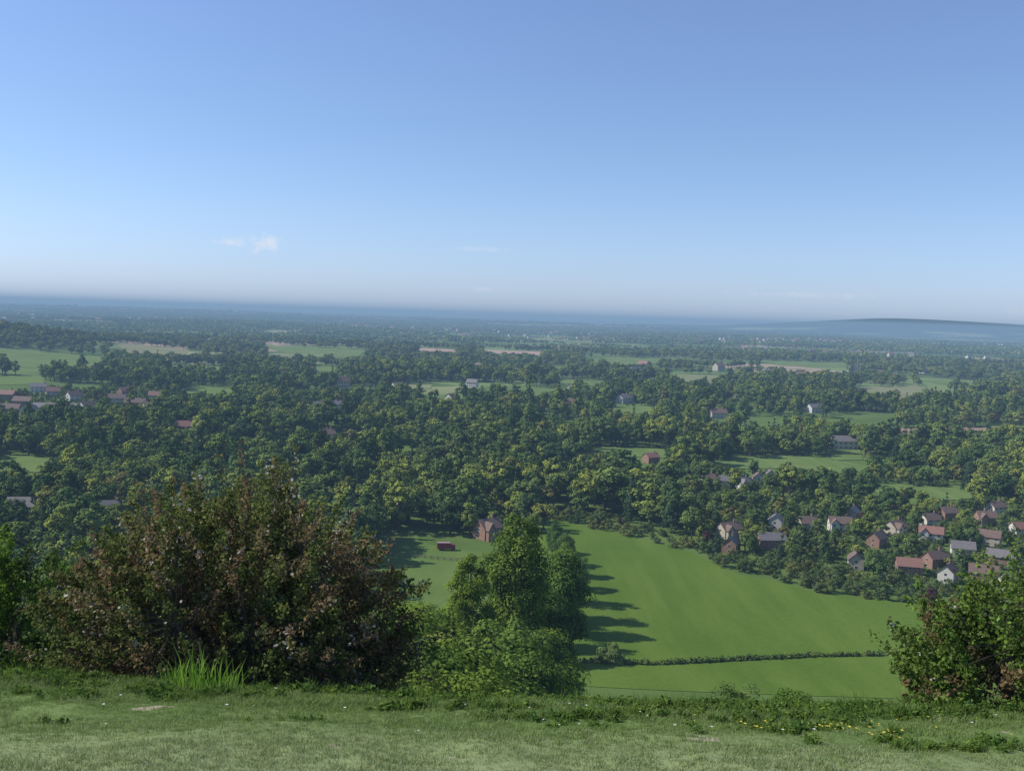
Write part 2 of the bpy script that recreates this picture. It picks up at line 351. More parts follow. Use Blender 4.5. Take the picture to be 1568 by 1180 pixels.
def house_parts(w,d,h,rh,wing,wm,rm):
    key=(w,d,h,rh,wing,wm.name,rm.name)
    if key in _hc:return _hc[key]
    def gab(A,cx,cy,w,d,h,rh,ax):
        a,b=w/2,d/2
        V=[[-a,-b,-.6],[a,-b,-.6],[a,b,-.6],[-a,b,-.6],[-a,-b,h],[a,-b,h],[a,b,h],[-a,b,h]]
        if ax==0:V+=[[-a,0,h+rh],[a,0,h+rh]];T=[[4,7,8],[5,9,6]]
        else:V+=[[0,-b,h+rh],[0,b,h+rh]];T=[[4,8,5],[6,9,7]]
        V=np.array(V)+[cx,cy,0]
        A.add(V,[[0,1,5,4],[1,2,6,5],[2,3,7,6],[3,0,4,7]]);A.add(V,T)
    def roof(B,cx,cy,w,d,h,rh,ax):
        o=.45;t=.18
        if ax==1:w,d=d,w
        a=w/2+o;b=d/2;s=rh/b;bo=b+o
        for sg in(-1,1):
            e=[[-a,sg*bo,h-s*o+.05],[a,sg*bo,h-s*o+.05],[a,0,h+rh+.05],[-a,0,h+rh+.05]]
            V=np.array(e+[[p[0],p[1],p[2]+t] for p in e])
            if ax==1:V=np.stack([V[:,1],V[:,0],V[:,2]],1)
            B.add(V+[cx,cy,0],[[0,1,2,3],[4,5,6,7],[0,1,5,4],[1,2,6,5],[3,0,4,7]])
    A=Acc();B=Acc();Wn=Acc();Dr=Acc();Ch=Acc()
    gab(A,0,0,w,d,h,rh,0);roof(B,0,0,w,d,h,rh,0)
    if wing:
        ww=w*.36;gab(A,-w*.28,-d/2-.9,ww,2.2,h,rh*.8,1);roof(B,-w*.28,-d/2-.2,ww,3.6,h,rh*.8,1)
    nw=max(2,int(w/3.4))
    for st in range(2 if h>4 else 1):
        for k in range(nw):
            x=-w/2+w*(k+.5)/nw
            for sg in(-1,1):
                yy=sg*(d/2+.02)
                if wing and sg==-1 and x<-.08*w:yy=-(d/2+2.02)
                z=1.5+2.6*st
                if st==0 and k==nw-1 and sg==-1:
                    boxm(Dr,(x,yy,1.0),(1,.08,2.1));continue
                boxm(Wn,(x,yy,z),(1.5,.06,1.25),1);boxm(Wn,(x-.33,yy+sg*.03,z),(.58,.06,1.05),0);boxm(Wn,(x+.33,yy+sg*.03,z),(.58,.06,1.05),0)
        for sg in(-1,1):
            boxm(Wn,(sg*(w/2+.02),0,1.5+2.6*st),(.06,1.3,1.2),1);boxm(Wn,(sg*(w/2+.05),0,1.5+2.6*st),(.06,1.1,1.0),0)
    boxm(Ch,(w*.3,.4,h+rh+.2),(.9,.7,2.2));boxm(Ch,(w*.3,.4,h+rh+1.38),(1.05,.85,.15));boxm(Ch,(w*.3-.2,.4,h+rh+1.6),(.25,.25,.4));boxm(Ch,(w*.3+.2,.4,h+rh+1.6),(.25,.25,.4))
    r=[('walls',A.mesh('walls',[wm])),('roof',B.mesh('roof',[rm])),('windows',Wn.mesh('windows',[M_glass,M_frame])),('door',Dr.mesh('door',[M_door])),('chimney',Ch.mesh('chimney',[W_brick]))]
    _hc[key]=r;return r
HOUSES=[]
def house(x,y,w=11,d=7.5,h=5,rh=3.2,wing=False,wm=W_white,rm=R_brown,rz=0,sc=1):
    name={'white_render':'white_house','cream_render':'cream_house','brick_wall':'brick_house'}[wm.name]
    e=bpy.data.objects.new(name,None);e.location=(x,y,float(Z(x,y)));e.rotation_euler=(0,0,rz);e.scale=(sc,)*3;COL.objects.link(e)
    for n,me in house_parts(w,d,h,rh,wing,wm,rm):
        o=bpy.data.objects.new(n,me);COL.objects.link(o);o.parent=e
    HOUSES.append((x,y,w*sc))
hs=[(93,417,12,8,1,W_cream,R_brown,.5),(118,438,10,8,0,W_white,R_grey,1.2),(106,399,14,8,0,W_brick,R_grey,.1),(131,435,10,8,0,W_cream,R_brown,.2),(146,437,12,7.5,1,W_white,R_brown,-.1),
(130,369,8,7,0,W_cream,R_brown,1.3),(169,433,11,8,1,W_cream,R_brown,.6),(180,422,12,8,1,W_white,R_red,-.4),(181,394,11,7.5,0,W_white,R_grey,-.3),(190,381,13,8,0,W_brick,R_grey,-.5),
(208,471,10,8,0,W_brick,R_brown,.3),(158,354,9,7,0,W_white,R_brown,.9),(147,362,11,8,0,W_brick,R_red,-.2),(226,438,11,8,0,W_white,R_red,.2),(171,355,12,7.5,0,W_brick,R_brown,-.4),
(88,389,9,7,0,W_brick,R_grey,1.1),(176,343,11,8,0,W_cream,R_grey,.1),(152,408,10,7,0,W_brick,R_brown,.8),(212,395,10,8,0,W_brick,R_brown,0),
(162,375,10,7,0,W_brick,R_brown,.4),(203,418,11,8,0,W_cream,R_brown,-.6),(192,452,10,7,0,W_white,R_brown,.3),(222,462,11,8,1,W_brick,R_brown,0),(160,462,9,7,0,W_cream,R_grey,.9),(240,490,11,8,0,W_white,R_brown,.4),
(110,550,9,7,0,W_cream,R_brown,.2),(118,545,9,7,0,W_cream,R_grey,-.1),(127,541,10,7,1,W_white,R_grey,.5),(140,560,9,8,0,W_white,R_brown,1.4),(160,575,10,7,0,W_cream,R_brown,.2),(170,566,11,7,0,W_brick,R_brown,0),(150,573,7,7,0,W_cream,R_grey,1.5),
(244,733,17,10,0,W_white,R_grey,.1),(89,629,11,9,0,W_brick,R_red,.5),(-8,400,9,8,1,W_brick,R_brown,.7),
(120,1069,16,10,0,W_white,R_grey,.8),(126,1085,12,9,0,W_white,R_grey,0),(193,935,14,9,0,W_cream,R_brown,.2),(-171,878,13,9,0,W_white,R_grey,.5),(-161,893,15,9,1,W_white,R_grey,.4),(-48,799,11,9,0,W_brick,R_red,0),
(-126,686,10,8,0,W_brick,R_brown,.5),(-107,670,11,8,0,W_brick,R_red,.1),(60,995,14,9,0,W_cream,R_red,.3),
(-359,788,30,10,0,W_cream,R_grey,.1),(-371,769,12,8,0,W_white,R_grey,1.3),(-351,891,13,8,0,W_cream,R_brown,.3),(-322,857,15,9,0,W_brick,R_brown,.2),(-451,894,14,9,0,W_brick,R_red,0),(-374,969,12,8,0,W_brick,R_red,1),(-346,819,13,8,0,W_white,R_brown,1),(-390,778,14,9,0,W_brick,R_brown,.1),(-463,981,14,9,0,W_white,R_grey,.4),(-410,840,13,8,0,W_brick,R_brown,0),(-425,800,12,8,0,W_white,R_brown,.6),(-330,930,12,8,0,W_cream,R_red,.2),(-395,905,12,8,0,W_white,R_brown,.9),(-300,835,12,8,0,W_cream,R_brown,.5),(-430,940,12,8,0,W_cream,R_red,.5),
(-166,412,10,7,0,W_brick,R_grey,.4),(-175,404,11,8,0,W_brick,R_grey,0),(-203,413,14,9,0,W_brick,R_grey,.2),
(-60,1015,12,8,0,W_white,R_brown,.9),(312,1030,14,9,0,W_white,R_grey,.4),(75,1230,14,9,0,W_cream,R_red,1.0),(-130,1150,14,9,1,W_white,R_brown,.6),(215,1240,15,9,0,W_white,R_brown,.2),(-230,700,12,8,0,W_brick,R_red,.3)]
for a in hs:
    x,y,w,d,wi,wm,rm,rz=a;house(x,y,w,d,4.9 if w<16 else 5.5,3.1,bool(wi),wm,rm,rz,.78 if y<640 and x>0 else (1. if x<0 and y<700 else 1.1))
# ------------------------------------------------------------------ woodland layout
HX=np.array(HOUSES)
def allowed(x,y):
    ok=np.ones(len(x),bool)
    for k,(p,m) in fields.items():
        d=p[0][1]
        ok&=~inpoly(x,y,p)
        if d>460:
            for s in (1.03,1.06):ok&=~inpoly(x*s,y*s,p)
        if d>1100:
            for s in (1.09,1.12):ok&=~inpoly(x*s,y*s,p)
        if m=='brown':ok&=~inpoly(x*1.10,y*1.10,p)
    return ok
def nearhouse(x,y,rad):
    d=np.full(len(x),1e9)
    for hx,hy,w in HX:d=np.minimum(d,np.hypot(x-hx,y-hy)-w*.35)
    return d<rad
def fronthouse(x,y):
    r=np.zeros(len(x),bool)
    for hx,hy,w in HX:
        r|=(np.abs(x-hx*y/hy)<w*.55)&(y<hy)&(y>hy*(.94 if hy<600 else .89))
    return r
def grid(y0,y1,sp,seed,k=.60,pad=30):
    r=np.random.default_rng(seed);ys=np.arange(y0,y1,sp);xm=k*y1+pad;xs=np.arange(-xm,xm,sp)
    gx,gy=np.meshgrid(xs,ys);gx=gx.ravel()+r.uniform(-.45,.45,gx.size)*sp;gy=gy.ravel()+r.uniform(-.45,.45,gy.size)*sp
    m=np.abs(gx)<k*gy+pad;return gx[m],gy[m],r
kinds=[tree_mesh('oak_%d'%k,15,6.2,30,1900,.9,M_leaf,100+k,'round',.1) for k in range(5)]
kinds+=[tree_mesh('ash_%d'%k,17,4.6,26,1700,.85,M_leaf,200+k,'round',.08) for k in range(2)]
kinds+=[tree_mesh('poplar_0',20,2.6,26,1800,.65,M_leaf,300,'tall',.05)]
kinds+=[tree_mesh('fir_0',17,3.6,40,1800,.65,M_conif,310,'cone')]
kinds+=[tree_mesh('copper_beech_0',12,5,28,1800,.65,M_copper,320,'round',.1)]
kinds+=[tree_mesh('shrub_%d'%k,5,3.6,22,1500,.45,M_scrub,330+k,'shrub') for k in range(3)]
VB=[(18,425),(45,418),(72,387),(83,354),(97,344),(105,332),(134,323),(220,300),(230,322),(150,345),(125,352),(108,372),(85,392),(70,410),(50,450),(20,455)]
def village(x,y):return ((x>78)&(x<290)&(y>330)&(y<505))|((x>90)&(x<260)&(y>528)&(y<600))|((x<-290)&(x>-480)&(y>740)&(y<1000))
x,y,r=grid(60,1500,8.8,1)
n=len(x);u=r.uniform(size=n)
vill=village(x,y);belt=inpoly(x,y,VB)
keep=allowed(x,y)&~nearhouse(x,y,3.5)
lowz=(y<400)&~vill&~belt
side=(x<-50)&(y>75)&(y<430)|(x<-35)&(y<230)&(y>90)
right=(x>142)&(y>225)|((x>110)&(y<330)&(y>323))
keep&=~lowz|side|right|(x>200)
keep&=(y>400)|(x<0)|(y>228)
keep&=~((x>-50)&(x<6)&(y>365)&(y<392))
cl=fbm(x/80,y/80,31);cl2=fbm(x/170,y/230,37)
keep&=~((y>460)&(cl<.33)&~vill)
keep&=~((y>800)&(cl2<.38))
keep&=~((y>750)&(u<.3))&~((y>1000)&(u<.45))
keep&=~vill&~belt
size=.66+.8*(fbm(x/50,y/50,41)-.1)+r.normal(size=n)*.22
size=np.clip(size,.42,1.75)*np.where(y>1000,1.1,1)
idx=r.integers(0,7,n)
q=r.uniform(size=n)
idx=np.where(q<.04,7,idx);idx=np.where(((q>.05)&(q<.10))|((vn(x/35,y/35,91)>.84)&(q<.6)),8,idx);idx=np.where((q>.12)&(q<.13),9,idx)
small=(right&(y<340));fhn=fronthouse(x,y);sh=(small&(r.uniform(size=n)<.5))|fhn
idx=np.where(sh,10+r.integers(0,3,n),idx)
size=np.where(small&~sh,size*.5,size)
size=np.where(sh,np.where(fhn,.5,r.uniform(.6,1.25,n)),size)
size=np.where(side&(y<250),size*.6,size)
S=np.stack([size*r.uniform(.9,1.2,n),size*r.uniform(.9,1.2,n),size*r.uniform(.85,1.12,n)],1)
k=keep;P=np.stack([x,y,Z(x,y)],1)
scatter('woodland',P[k],S[k],r.uniform(0,6.28,n)[k],idx[k],kinds)
x,y,r=grid(300,1000,5.6,12);n=len(x)
belt=inpoly(x,y,VB);keep=(village(x,y)|belt)&allowed(x,y)&~nearhouse(x,y,1.4)&(r.uniform(size=n)<.9)&~((y>640)&(r.uniform(size=n)<.4))
fh=fronthouse(x,y);t=r.uniform(size=n);small=belt|(t<.5)|fh
idx=np.where(small,10+r.integers(0,3,n),r.integers(0,7,n));idx=np.where((t>.5)&(t<.54),8,idx);idx=np.where(t>.975,9,idx)
s=np.where(idx>=10,r.uniform(.5,1.15,n),r.uniform(.36,.74,n));s=np.where(fh,r.uniform(.4,.72,n),s)
idx=np.where(fh,10+idx%3,idx)
P=np.stack([x,y,Z(x,y)],1)
scatter('garden_trees',P[keep],s[keep],r.uniform(0,6,n)[keep],idx[keep],kinds)
# second band
x,y,r=grid(1500,2600,19,2);n=len(x)
keep=allowed(x,y)&~nearhouse(x,y,6)&((fbm(x/300,y/160,51)>.51)|(fbm(x/60,y/40,52)>.60)|((x<-780)&(y>1640)))
P=np.stack([x,y,Z(x,y)],1);S=r.uniform(.7,1.2,n)[:,None]*np.array([[1.45,1.45,1]])
scatter('far_woodland',P[keep],S[keep],r.uniform(0,6.28,n)[keep],r.integers(0,7,n)[keep],kinds[:7])
clumps=[clump_mesh('copse_%d'%k,46,16,13,10,400+k,M_leaf) for k in range(4)]+[clump_mesh('hedgerow_%d'%k,80,5,7,14,420+k,M_leaf,2.4,24) for k in range(3)]
def band(name,y0,y1,sp,seed,sc,th,nx,ny):
    x,y,r=grid(y0,y1,sp,seed,.62);n=len(x)
    f=fbm(x/nx,y/ny,seed+60);keep=allowed(x,y)&((f>th)|(r.uniform(size=n)<.16))
    hill=(np.hypot((x-4900)/4800,(y-12000)/3000)<1)
    keep&=~hill
    idx=np.where(f>th,r.integers(0,4,n),4+r.integers(0,3,n));rz=np.where(r.uniform(size=n)<.6,r.normal(size=n)*.3,r.uniform(0,3.14,n))
    P=np.stack([x,y,Z(x,y)-.3],1);s=sc*r.uniform(.7,1.25,n);S=np.stack([s,s,s**.5*r.uniform(.8,1.1,n)],1)
    scatter(name,P[keep],S[keep],rz[keep],idx[keep],clumps)
band('distant_woodland',2600,9000,56,3,1.2,.53,700,300)
band('horizon_woodland',9000,26000,200,4,3.4,.54,2600,1100)
# far village dots
x,y,r=grid(1100,6000,120,9);n=len(x);keep=(vn(x/900,y/600,77)>.66)&(r.uniform(size=n)<.5)&allowed(x,y)
hm=[]
for wm,rm in((W_white,R_grey),(W_cream,R_brown),(W_white,R_grey),(W_cream,R_red)):
    A=Acc()
    Vv=np.array([[-6,-4,0],[6,-4,0],[6,4,0],[-6,4,0],[-6,-4,5.5],[6,-4,5.5],[6,4,5.5],[-6,4,5.5],[-6,0,9],[6,0,9]],float)
    A.add(Vv,[[0,1,5,4],[1,2,6,5],[2,3,7,6],[3,0,4,7]]);A.add(Vv,[[4,7,8],[5,9,6]])
    Rv=np.array([[-6.5,-4.6,5.2],[6.5,-4.6,5.2],[6.5,0,9.2],[-6.5,0,9.2],[-6.5,4.6,5.2],[6.5,4.6,5.2]]);A.add(Rv,[[0,1,2,3],[3,2,5,4]],1)
    for xx in(-4,-1.3,1.3,4):
        for zz in(1.6,4.2):boxm(A,(xx,-4.02,zz),(1.2,.1,1.2),2)
    hm.append(A.mesh('cottage',[wm,rm,M_glass]))
P=np.stack([x,y,Z(x,y)+1.5],1)[keep];m_=len(P)
scatter('distant_houses',P,r.uniform(1.,1.7,m_),r.uniform(-.8,.8,m_),r.integers(0,4,m_),hm)
# ------------------------------------------------------------------ row trees, hedge, single trees
bigk=[tree_mesh('field_tree_%d'%k,20,7,60,12000,.55,M_near,500+k,'round',.04) for k in range(3)]
tallk=[tree_mesh('spur_tree_%d'%k,27,6.6,85,24000,.45,M_near,520+k,'round',.03) for k in range(3)]
def T(name,me,x,y,h,h0,rz=0,wx=1):
    s=h/h0;return obj(name,me,(x,y,float(Z(x,y))-.2),rz,(s*wx,s*wx,s))
for k,(x_,y_,h_,w_) in enumerate([(18,378,13,.9),(19,360,15,.9),(20,345,16,.9),(20,328,17,.9),(21,310,19,.9),(19,292,21,.95),(16,276,23,.9),(11,262,22,.9),(5,285,22,.9),(3,310,20,.9),(0,262,23,.8),(11,246,15,1)]):
    T('field_tree',bigk[k%3],x_,y_,h_,20,k*1.3,w_)
T('tall_tree',tallk[0],2,150,32,27,0,.8);T('tall_tree',tallk[1],9,172,32,27,2,.8);T('tall_tree',tallk[2],-5,140,23,27,1,.75)
T('tall_tree',tallk[1],5.5,158,22,27,4,1)
T('poplar_tree',kinds[7],-53,423,19,20,0,1.1);T('poplar_tree',kinds[7],-43,425,17,20,1,1.2);T('poplar_tree',kinds[7],-62,451,18,20,2,1.1)
T('round_bush',tree_mesh('round_bush',5,4,40,7000,.3,M_leaf,600,'shrub'),27,249,5.8,5,0,.95)
hl=np.array([(12,249),(18,248),(38,248),(65,256),(83,261),(112,266)],float);pts=[]
for a,b in zip(hl[:-1],hl[1:]):
    d=np.hypot(*(b-a))
    for t in np.arange(0,1,.55/d):pts.append(a+(b-a)*t)
pts=np.array(pts);n=len(pts);r=np.random.default_rng(5);pts+=r.normal(size=pts.shape)*.15
hk=[tree_mesh('hedge_bush_%d'%k,1.7,1.0,12,900,.2,M_leaf,610+k,'shrub',branches=False) for k in range(3)]
scatter('hedge',np.stack([pts[:,0],pts[:,1],Z(pts[:,0],pts[:,1])],1),r.uniform(.7,1.15,n),r.uniform(0,6,n),r.integers(0,3,n),hk)
sk=[tree_mesh('scrub_%d'%k,6,3.6,46,13000,.19,M_near,700+k,'shrub') for k in range(3)]+[tree_mesh('thorn_scrub_%d'%k,6,3.4,50,9000,.17,M_scrub,710+k,'shrub') for k in range(2)]
sp=[]
r=np.random.default_rng(11)
def addscrub(x,y,h,k):sp.append((x,y,h/6,k))
for (u_x,y_,h_,k_) in [(-5.6,42,7.2,4),(-3.6,46,8,0),(-1.6,44,6.2,1),(-4.4,55,9,2),(-.4,52,6.2,0),(-7.5,50,9,3),(-6.3,36,6,4),(-2.8,36,4.6,1),(-1,62,9,2),(-3.5,70,11,0),(-6,75,11,3),(-9,66,11,1),(1,75,10,1),(-1,95,14,0),(-5,100,15,2),(-10,95,15,1),(3,105,12,2),(2,130,13,0),(6,140,12,1),(-14,85,14,3),(-20,80,14,0),(-18,60,10,1),(-25,100,16,2),(-16,110,15,0),(-9,120,14,1),
 (5.0,21.6,1.7,4),(5.7,22,1.8,3),(6.5,22,1.8,1),(4.3,22,1.5,3)]:
    addscrub(u_x,y_,h_,k_)
for q in range(60):
    yy=r.uniform(36,120);addscrub(r.uniform(-.62,-.22)*yy,yy,r.uniform(6,10),r.integers(0,5))
for q in range(16):addscrub(r.uniform(-2,14),r.uniform(235,252),r.uniform(4,8),r.integers(0,5))
sp=np.array(sp)
scatter('scrub_bushes',np.stack([sp[:,0],sp[:,1],Z(sp[:,0],sp[:,1])-.3],1),sp[:,2],r.uniform(0,6,len(sp)),sp[:,3].astype(int),sk)
# ------------------------------------------------------------------ hawthorn bushes near
def hawthorn(name,x0,y0,W,D,H,ncl,per,seed,pal,ls=.055,z0=None,shoots=14,flower=.02,mat=M_cleaf):
    r=np.random.default_rng(seed);A=Acc()
    base=np.array([0,0,-.2]);limbs=[]
    for k in range(11):
        a=k*2.4+r.normal()*.3;q=r.uniform(.35,.8);tip=np.array([math.cos(a)*W/2*q,math.sin(a)*D/2*q,H*r.uniform(.45,.8)*math.sqrt(1-.5*q*q)])
        b=base+np.array([math.cos(a)*.12,math.sin(a)*.12,0]);m1=b+(tip-b)*.35+np.array([r.normal()*.1,r.normal()*.1,.15*H*.6]);m2=b+(tip-b)*.7+np.array([r.normal()*.1,r.normal()*.1,.12*H])
        pth=np.array([b,m1,m2,tip]);V,F=tube(pth,[.07,.05,.03,.012]);A.add(V,F,1)
        for t in np.linspace(0,1,9):
            i=min(int(t*3),2);limbs.append(pth[i]+(pth[i+1]-pth[i])*(t*3-i))
    limbs=np.array(limbs)
    a=r.uniform(0,6.283,ncl);ct=r.uniform(-.15,1,ncl);st=np.clip(1-np.abs(ct)**2.5,0,1)**.5;q=r.uniform(.2,1,ncl)**.42
    lob=1+.13*np.sin(a*3+seed)+.10*np.sin(a*7+ct*5)+r.normal(size=ncl)*.05
    C=np.stack([np.cos(a)*st*W/2*q*lob,np.sin(a)*st*D/2*q*lob,H*.14+ct*H*.84*q*(.92+.1*np.sin(a*5))],1)
    C[:,2]=np.maximum(C[:,2],.12)
    gap=fbm(C[:,0]*1.1+9,C[:,2]*1.1+C[:,1]*.7,seed)
    C=C[gap>.35];ncl=len(C)
    sd=C*np.array([1,1,.8])+np.array([0,0,.2]);sd/=np.linalg.norm(sd,axis=1)[:,None];sd=sd+unit(ncl,r)*.5+np.array([0,0,.25]);sd/=np.linalg.norm(sd,axis=1)[:,None]
    ln=r.uniform(.18,.42,ncl)
    top=np.argsort(-C[:,2])[:shoots*4];ii=r.choice(top,shoots,replace=False);ln[ii]*=1.5;sd[ii]=sd[ii]*.7+np.array([0,0,.8])
    for k in range(ncl):
        l=limbs[np.argmin(np.sum((limbs-C[k])**2,1))]
        tip=C[k]+sd[k]*ln[k]
        V,F=tube([l,(l+C[k])/2+np.array([0,0,.04]),C[k],tip],[.009,.007,.005,.002],3);A.add(V,F,1)
    cid=np.repeat(np.arange(ncl),per);n=len(cid);t=r.uniform(-.5,1.05,n)
    P=C[cid]+sd[cid]*(t*ln[cid])[:,None]+unit(n,r)*(.15*(1.15-.6*np.clip(t,0,1))*r.uniform(.2,1,n))[:,None]
    Nn=unit(n,r)+np.array([-.3,-.15,.5]);Nn/=np.linalg.norm(Nn,axis=1)[:,None]
    V,F=leafquads(P,Nn,ls*r.uniform(.6,1.3,n),r,.75)
    pal=np.array([p[:3] for p in pal]),np.array([p[3] for p in pal])
    pw=pal[1]/pal[1].sum();cc=r.choice(len(pw),ncl,p=pw)
    patch=fbm(C[:,0]*1.3,C[:,2]*1.3+C[:,1],seed+5);cc=np.where((patch>.60)&(r.uniform(size=ncl)<.4),len(pw)-1,cc)
    col=pal[0][cc][cid]*r.uniform(.65,1.35,n)[:,None]+r.normal(size=(n,3))*.004
    fl=(r.uniform(size=n)<flower)&(np.isin(cid,r.choice(ncl,ncl//5)));col[fl]=(.6,.55,.48)
    A.add(V,F,0,.5,np.clip(col,.005,1))
    me=A.mesh(name,[mat,M_bark],col=True)
    return obj(name,me,(x0,y0,float(Z(x0,y0)) if z0 is None else z0))
PH=[(.11,.145,.045,3.8),(.155,.185,.055,3.3),(.19,.19,.07,2.6),(.23,.18,.09,1.8),(.23,.165,.09,1.2)]
hawthorn('hawthorn_bush',-4.45,16.6,5.6,4.6,4.05,1700,70,3,PH,.064,shoots=26,flower=.14)
PR=[(.11,.18,.035,4),(.17,.25,.055,3),(.08,.12,.03,2),(.18,.13,.065,1)]
hawthorn('elder_bush',7.9,14.4,4.2,3.0,2.1,540,70,8,PR,.066,shoots=22,flower=.05)
PG=[(.13,.22,.035,4),(.19,.30,.05,3),(.09,.14,.035,2)]
hawthorn('green_shrub',-10.9,20,4.8,4,4.3,620,70,13,PG,.08,shoots=10,flower=0)
# ------------------------------------------------------------------ foreground grass and weeds
def tuft(name,nb,h,w,spread,mat,seed,bend=.5):
    r=np.random.default_rng(seed);A=Acc()
    for b in range(nb):
        a=r.uniform(0,6.28);p=np.array([r.normal()*spread,r.normal()*spread,-.01]);hh=h*r.uniform(.4,1.1);d=np.array([math.cos(a),math.sin(a),0]);s=np.array([-d[1],d[0],0])*w/2
        L_=bend*hh*r.uniform(.2,1.4)
        p1=p+d*L_*.3+np.array([0,0,hh*.6]);p2=p+d*L_+np.array([0,0,hh])
        A.add(np.array([p-s,p+s,p1+s*.8,p1-s*.8]),[[0,1,2,3]],0,r.uniform(0,1));A.add(np.array([p1-s*.8,p1+s*.8,p2]),[[0,1,2]],0,r.uniform(0,1))
    return A.mesh(name,[mat])
def weed(name,nl,h,ls,mat,seed):
    r=np.random.default_rng(seed);A=Acc();n=nl
    a=r.uniform(0,6.28,n);q=r.uniform(0,1,n);P=np.stack([np.cos(a)*q*h*.8,np.sin(a)*q*h*.8,h*r.uniform(.1,1,n)*(1-.5*q)],1)
    Nn=unit(n,r)*.7+np.array([0,0,.9]);Nn/=np.linalg.norm(Nn,axis=1)[:,None]
    V,F=leafquads(P,Nn,ls*r.uniform(.6,1.3,n),r,.55);A.add(V,F,0,r.uniform(0,1,n))
    for k in range(4):
        i=r.integers(n);V,F=tube([[0,0,0],P[i]*.5+[0,0,.02],P[i]],[.004,.003,.002],3);A.add(V,F,0,.3)
    return A.mesh(name,[mat])
tk=[tuft('grass_tuft_%d'%k,14,.05,.005,.035,M_grass,800+k,.8) for k in range(4)]+[tuft('pale_tuft_%d'%k,14,.045,.005,.035,M_pgrass,805+k,.8) for k in range(4)]
r=np.random.default_rng(21);n=48000
y=r.uniform(6.2,18,n);x=r.uniform(-1,1,n)*(.58*y+.8)
dn=vn(x/.8,y/.8,3)
s=(.4+.7*dn)*(1+.9*sm(10.0,14,y))*r.uniform(.7,1.3,n)
pale=r.uniform(size=n)<(.08+.8*(1-sm(7.5,10.8,y+1.6*(fbm(x/1.5,y/.9,71)-.5))))
scatter('grass',np.stack([x,y,Z(x,y)],1),s,r.uniform(0,6,n),r.integers(0,4,n)+4*pale,tk)
wk=[weed('weed_%d'%k,54,.22,.10,M_weed,820+k) for k in range(3)]+[tuft('rough_grass_%d'%k,26,.28,.010,.06,M_weed,830+k,.6) for k in range(2)]
n=8500;y=r.uniform(9.3,17.5,n);x=r.uniform(-1,1,n)*(.58*y+.8);cl=fbm(x/1.0,y/.7,61)
th=.66-.17*sm(9.5,13.2,y);keep=(cl>th)|((y>13.6)&(r.uniform(size=n)<.35))
s=r.uniform(.35,1.0,n)*(.5+.5*sm(11,14,y))*(.6+1.8*np.clip(cl-.45,0,.4))
scatter('crest_weeds',np.stack([x,y,Z(x,y)],1)[keep],s[keep],r.uniform(0,6,n)[keep],r.integers(0,5,n)[keep],wk)
tg=[tuft('tall_grass_%d'%k,46,.75,.028,.17,M_lushgrass,840+k,.45) for k in range(2)]
for (x_,y_,s_) in [(-4.15,13.3,.85),(-3.85,13.55,.65),(-4.5,13.5,.55),(-4.0,13.0,.4),(-3.7,13.2,.4),(-7.5,14.3,.5),(-7.2,14.4,.4),(2.3,14.2,.3),(-1.2,14.3,.3),(6.1,14.1,.35)]:
    obj('tall_grass_clump',tg[int(abs(x_)*10)%2],(x_,y_,float(Z(x_,y_))),x_*3,s_)
def flower(name,c,seed):
    A=Acc();V,F=tube([[0,0,0],[.003,0,.05],[0,.004,.09]],[.002,.002,.0015],4);A.add(V,F,1)
    for k in range(9):
        a=k*6.283/9;d=np.array([math.cos(a),math.sin(a),.25]);s=np.array([-d[1],d[0],0])*.007;c0=np.array([0,.004,.09])
        A.add(np.array([c0,c0+d*.012+s,c0+d*.024,c0+d*.012-s]),[[0,1,2,3]],0)
    return A.mesh(name,[c,M_weed])
M_yel=plain('yellow_petals',(.6,.5,.05),.6);M_whi=plain('white_petals',(.6,.6,.57),.6)
fy=flower('buttercup',M_yel,1);fw=flower('daisy',M_whi,2)
n=110;y=np.concatenate([r.normal(10.9,.4,55),r.uniform(10,13.5,15),r.uniform(9,14,40)]);x=np.concatenate([r.normal(3.6,.5,55),r.uniform(1.5,6,15),r.uniform(-7,7,40)])
idx=np.concatenate([np.zeros(70),np.ones(40)]).astype(int)
scatter('wild_flowers',np.stack([x,y,Z(x,y)],1),r.uniform(.4,.85,n),r.uniform(0,6,n),idx,[fy,fw])
# ------------------------------------------------------------------ fence and horse lorry
M_wood=plain('weathered_wood',(.3,.26,.2),.9,c2=(.2,.17,.13),scale=4)
e=bpy.data.objects.new('paddock_fence',None);COL.objects.link(e);A=Acc();B=Acc()
fl=np.array([(-44,366),(-30,363),(-18,360),(-4,366)],float)
for a,b in zip(fl[:-1],fl[1:]):
    d=np.hypot(*(b-a));k=int(d/2.4)
    for t in range(k):
        p=a+(b-a)*t/k;z=float(Z(*p));boxm(A,(p[0],p[1],z+.6),(.16,.16,1.5))
    m=(a+b)/2;u=(b-a)/d;z=float(Z(*m))
    for h in(.5,.85,1.2):
        s=np.array([-u[1],u[0],0])*.03
        p0=np.array([*a,z+h-.06])+s*3.5;p1=np.array([*b,z+h-.06])+s*3.5;q0=p0+[0,0,.12];q1=p1+[0,0,.12]
        V=np.array([p0-s,p1-s,q1-s,q0-s,p0+s,p1+s,q1+s,q0+s]);B.add(V,[[0,1,2,3],[4,7,6,5],[3,2,6,7],[0,4,5,1]])
obj('posts',A.mesh('posts',[M_wood]),parent=e);obj('rails',B.mesh('rails',[M_wood]),parent=e)
M_red=plain('red_paint',(.28,.02,.04),.45);M_tyre=plain('tyre',(.02,.02,.02),.8);M_pale=plain('pale_panel',(.35,.25,.25),.5)
e=bpy.data.objects.new('red_horsebox_lorry',None);COL.objects.link(e);e.location=(-23,377,float(Z(-23,377))+.12);e.rotation_euler=(0,0,.1)
